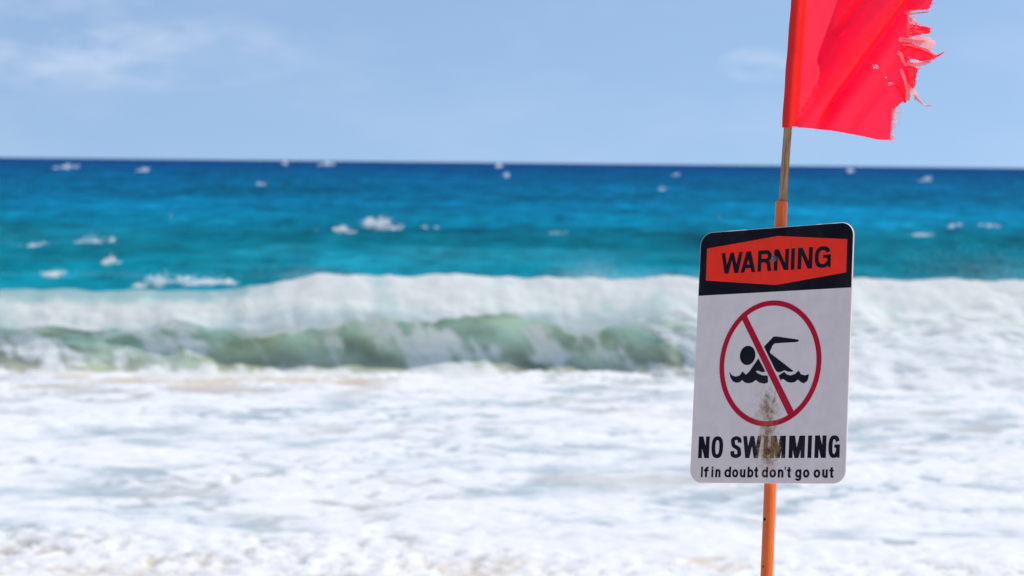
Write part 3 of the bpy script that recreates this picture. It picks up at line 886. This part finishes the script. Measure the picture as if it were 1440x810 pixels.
# flag coordinates: pixels of the view, turned to metres in the plane through the stick that faces +Y
PXM = 3000 / 5.19
def stick_at(py):
    """point on the stick axis that shows at row py"""
    z_need = 0.0206 + (170 - py) / 3000.0        # ray slope z/y at that row
    # solve S0.z + k*SV.z - EYE = z_need*(S0.y + k*SV.y)
    k_ = (z_need * S0.y - (S0.z - EYE)) / (SV.z - z_need * SV.y)
    return S0 + SV * k_
def flag_pt(px, py, g):
    a = stick_at(py)
    xs0 = 1107.0 + (177 - py) * 0.0735
    dep = a.y + g
    return Vector((a.x + (px - xs0) / 3000 * dep, dep, a.z + (a.z - EYE) / a.y * g)) - FROOT

right_edge = [(1296, -120), (1299, -60), (1293, -52), (1300, -30), (1291, -5), (1288, 11), (1283, 13), (1270, 14), (1263, 16), (1261, 24), (1260, 31), (1268, 34), (1282, 36), (1292, 39), (1288, 45), (1276, 48), (1261, 51),
              (1263, 57), (1275, 63), (1290, 68), (1299, 77), (1296, 83), (1286, 86), (1272, 82), (1264, 80), (1270, 88), (1278, 95), (1277, 108), (1274, 119), (1270, 122), (1266, 134), (1262, 141), (1251, 151), (1249, 158), (1251, 164), (1248, 171), (1250, 178), (1248, 186), (1250, 195)]
bottom = [(1240, 195.5), (1230, 195), (1212, 191), (1190, 187), (1165, 183), (1140, 180.5), (1119, 179)]
left_e = [(1119 + (179 - y) * 0.0735, y) for y in range(170, -121, -12)] + [(1141, -120)]
def densify(P, step=2.2):
    Q = []
    for i in range(len(P)):
        a = P[i]; b = P[(i + 1) % len(P)]
        n = max(1, int(math.hypot(b[0] - a[0], b[1] - a[1]) / step))
        for j in range(n):
            Q.append((a[0] + (b[0] - a[0]) * j / n, a[1] + (b[1] - a[1]) * j / n))
    return Q
outline = densify(right_edge + bottom + left_e)
rs = random.Random(3)
outline = [(x + (rs.uniform(-0.7, 0.7) if x > 1245 else 0), y + (rs.uniform(-0.5, 0.5) if x > 1245 else 0)) for x, y in outline]

# depth field on a pixel grid: integrate the wanted sun incidence along the sun's direction in the cloth
GX0, GX1, GY0, GY1 = 1100, 1316, -124, 204
gx, gy = np.arange(GX0, GX1), np.arange(GY0, GY1)
FX, FY = np.meshgrid(gx.astype(float), gy.astype(float))
cyl = np.array([-124, -60, -20, 0, 30, 47, 48.5, 52, 60, 80, 100, 125, 150, 172, 180, 204.])
cxl = np.array([1215, 1206, 1192, 1186, 1180, 1173, 1183, 1190, 1192, 1184, 1174, 1155, 1137, 1121, 1112, 1100.])
XC = np.interp(FY, cyl, cxl)
lit = sst(3.5, -3.5, FX - XC)
# a second narrow lit fold low down
def band(x0, y0, x1, y1, w0, w1):
    t_ = np.clip(((FX - x0) * (x1 - x0) + (FY - y0) * (y1 - y0)) / ((x1 - x0) ** 2 + (y1 - y0) ** 2), 0, 1)
    d = np.hypot(FX - (x0 + t_ * (x1 - x0)), FY - (y0 + t_ * (y1 - y0)))
    return sst(1.0, 0.4, d / (w0 + (w1 - w0) * t_))
lit = np.maximum(lit, band(1150, 182, 1168, 140, 10, 5))
lit = np.maximum(lit, 0.6 * band(1190, 190, 1200, 165, 4, 2))
Tn = -0.45 + 1.05 * lit
Tn = np.where(FY < -10, 0.25, Tn)
Tn = Tn + 0.05 * fbm(FX * 0.03, FY * 0.03, 3, 400)
sx_, sy_, sz_ = SDIR
# want sx*gx - sy... : n = (g_x, -1, g_z + lean)
rhs = (Tn + sy_ - sz_ * 0.20)
dlen = math.hypot(sx_, sz_)
ux, uz = sx_ / dlen, sz_ / dlen                     # direction up-right in the cloth
G = np.zeros_like(FX)
for r_ in range(len(gy) - 1, -1, -1):               # from the bottom row upwards
    if r_ == len(gy) - 1:
        G[r_] = -0.10 * np.clip(FX[r_] - 1112, 0, None)
        continue
    shift = ux / uz
    src = FX[r_] - shift
    below = np.interp(src, gx, G[r_ + 1])
    xs0 = 1112 + (177 - FY[r_]) * 0.0735
    step = rhs[r_] / dlen / uz
    G[r_] = np.where(src < xs0, 0.0, below + step)
    G[r_] = np.where(FX[r_] < xs0, 0.0, G[r_])
for _ in range(14):
    K = np.pad(G, 1, mode='edge')
    G = (K[:-2, 1:-1] + K[2:, 1:-1] + K[1:-1, :-2] + K[1:-1, 2:] + 2 * G) / 6
GAIN = 1.0
def gdep(px, py):
    fx = min(max(px - GX0, 0), len(gx) - 1.001); fy = min(max(py - GY0, 0), len(gy) - 1.001)
    i, j = int(fx), int(fy); u, v = fx - i, fy - j
    g = (G[j, i] * (1 - u) + G[j, i + 1] * u) * (1 - v) + (G[j + 1, i] * (1 - u) + G[j + 1, i + 1] * u) * v
    return g / PXM * GAIN

inner_pts = []
yy = -118
while yy < 196:
    xx = 1112
    while xx < 1300:
        inner_pts.append((xx + rs.uniform(-0.6, 0.6), yy + rs.uniform(-0.6, 0.6)))
        xx += 3.2
    yy += 3.2
nb = len(outline)
vs = [Vector(p) for p in outline + inner_pts]
res = delaunay_2d_cdt(vs, [(i, (i + 1) % nb) for i in range(nb)], [], 1, 1e-4)
v2, f2 = res[0], res[2]
holes = [(1220, 93, 3.2, 2.4), (1242, 117, 2.6, 2.0), (1236, 108, 1.5, 1.2)]
f2 = [f for f in f2 if not any(((sum(v2[i].x for i in f) / 3 - hx) / ha) ** 2 + ((sum(v2[i].y for i in f) / 3 - hy) / hb) ** 2 < 1 for hx, hy, ha, hb in holes)]
V = [flag_pt(p.x, p.y, gdep(p.x, p.y)) for p in v2]
cloth = obj('cloth', V, [tuple(f) for f in f2], M_CLOTH, flag, smooth=True)

# sleeve round the stick
V = []; F = []
rows = list(range(178, -121, -6))
prof = [(-9.0, 0.010), (-8.2, -0.004), (-5.5, -0.0115), (-1, -0.0135), (3.5, -0.011), (6, -0.0035), (9, -0.004), (12.5, -0.0025), (12.5, 0.0010), (9, 0.004), (4, 0.012), (-1, 0.0145), (-6, 0.013)]
for y in rows:
    xs0 = 1107.0 + (177 - y) * 0.0735
    wv = 0.5 * math.sin(y * 0.11) + 0.4 * math.sin(y * 0.037 + 1)
    for (dx, g) in prof:
        V.append(flag_pt(xs0 + 1.0 + dx + wv * 0.5, y + (1.5 if y == 178 and dx < 0 else 0), g))
m_ = len(prof)
for i in range(len(rows) - 1):
    for j in range(m_):
        F.append((i * m_ + j, i * m_ + (j + 1) % m_, (i + 1) * m_ + (j + 1) % m_, (i + 1) * m_ + j))
obj('sleeve', V, F, M_SLEEVE, flag, smooth=True)

# torn strips and loose threads at the free edge
def ribbon(pts, w0, w1, g0, mat, name, parent=cloth, curl=0.006):
    n = 14; P = [Vector(p) for p in pts]; S_ = []
    for i in range(len(P) - 1):
        p0 = P[max(i - 1, 0)]; p1 = P[i]; p2 = P[i + 1]; p3 = P[min(i + 2, len(P) - 1)]
        for j in range(n):
            u = j / n
            S_.append(0.5 * ((2 * p1) + (p2 - p0) * u + (2 * p0 - 5 * p1 + 4 * p2 - p3) * u * u + (3 * p1 - p0 - 3 * p2 + p3) * u ** 3))
    S_.append(P[-1])
    V = []; F = []
    for i, p in enumerate(S_):
        d = (S_[min(i + 1, len(S_) - 1)] - S_[max(i - 1, 0)]).normalized(); nn = Vector((-d.y, d.x))
        f = i / (len(S_) - 1); w_ = w0 + (w1 - w0) * f
        jit = rs.uniform(0.75, 1.2)
        base_g = gdep(min(p.x, 1285), p.y) + g0
        for q, cz in ((-1, 0), (0, -curl), (1, 0)):
            a = p + nn * q * w_ * jit * 0.5
            V.append(flag_pt(a.x, a.y, base_g - 0.002 + cz * (1 + 0.6 * math.sin(f * 9)) + ((a.x - p.x) * 0.9 + (p.y - a.y) * 0.9) / PXM))
    for i in range(len(S_) - 1):
        for q in range(2):
            F.append((i * 3 + q, i * 3 + q + 1, i * 3 + q + 4, i * 3 + q + 3))
    return obj(name, V, F, mat, parent, smooth=True)

ribbon([(1248, 54), (1262, 55), (1276, 56), (1289, 58), (1297, 64)], 6, 15, -0.003, M_THREAD, 'torn_strip')
ribbon([(1254, 66), (1268, 68), (1284, 72), (1300, 79)], 9, 9, -0.006, M_CLOTH, 'torn_strip')
ribbon([(1254, 62), (1268, 63), (1284, 68), (1299, 75)], 2.5, 3, -0.009, M_THREAD, 'torn_strip')
ribbon([(1262, 86), (1272, 89), (1284, 88), (1294, 84)], 7, 5, -0.004, M_THREAD, 'torn_strip')
ribbon([(1298, 79), (1306, 76), (1313, 71)], 4.5, 0.8, -0.003, M_CLOTH, 'torn_strip')
ribbon([(1247, 72), (1253, 76), (1257, 84), (1262, 91)], 7, 4, -0.006, M_THREAD, 'torn_strip')
ribbon([(1266, 92), (1270, 102), (1272, 114), (1271, 122)], 13, 9, -0.004, M_CLOTH, 'torn_strip')
ribbon([(1254, 96), (1259, 106), (1264, 118), (1267, 130), (1267, 140)], 5, 7, -0.007, M_THREAD, 'torn_strip')
ribbon([(1248, 119), (1257, 127), (1262, 136), (1264, 143)], 3, 5, -0.006, M_SLEEVE, 'torn_strip')
ribbon([(1266, 117), (1272, 124), (1277, 131), (1280, 138)], 8, 8, -0.004, M_THREAD, 'torn_strip')
ribbon([(1280, 137), (1287, 143), (1294, 147), (1301, 146)], 4.5, 1.2, -0.003, M_THREAD, 'torn_strip')
ribbon([(1262, 40), (1272, 42), (1284, 43), (1290, 41)], 8, 6, -0.004, M_CLOTH, 'torn_strip')
ribbon([(1256, 16), (1262, 19), (1270, 18), (1286, 16)], 3.5, 2, -0.004, M_THREAD, 'torn_strip')
ribbon([(1261, 24), (1266, 29), (1272, 33)], 7, 5, -0.003, M_THREAD, 'torn_strip')
ribbon([(1216, 91), (1220, 93), (1224, 95)], 3, 2, -0.003, M_THREAD, 'torn_strip')
ribbon([(1239, 118), (1243, 117), (1246, 115)], 3, 2, -0.003, M_THREAD, 'torn_strip')
for i in range(26):
    y = 152 + i * 1.65 + rs.uniform(-0.6, 0.6)
    L_ = rs.uniform(3, 8) * (1.5 if y < 175 else 0.7)
    dy = rs.uniform(-2, 3)
    ribbon([(1247, y), (1247 + L_ * 0.6, y + dy * 0.4), (1249 + L_, y + dy)], 1.5, 0.5, -0.001, M_THREAD, 'thread', curl=0.0006)
for i in range(22):
    y = 14 + i * 2.3
    x0 = {0: 1262, 1: 1261, 2: 1275}.get(int((y - 14) // 18), 1284)
    L_ = rs.uniform(4, 16)
    ribbon([(x0 - 3, y), (x0 + L_ * 0.5, y + rs.uniform(-1, 1)), (x0 + L_, y + rs.uniform(-2, 2))], 1.3, 0.4, -0.002, M_THREAD, 'thread', curl=0.0006)

# fine threads unravelling all along the torn edge
edge_pts = [p for p in outline if p[0] > 1246 and -4 < p[1] < 196]
for i in range(70):
    x, y = edge_pts[int(rs.uniform(0, len(edge_pts)))]
    L_ = rs.uniform(2, 7); dy = rs.uniform(-2.5, 2.5)
    ribbon([(x - 2, y), (x + L_ * 0.5, y + dy * 0.3), (x + L_, y + dy)], rs.uniform(0.7, 1.3), 0.3, rs.uniform(-0.003, 0.002), M_CLOTH if i % 3 else M_THREAD, 'thread', curl=0.0005)
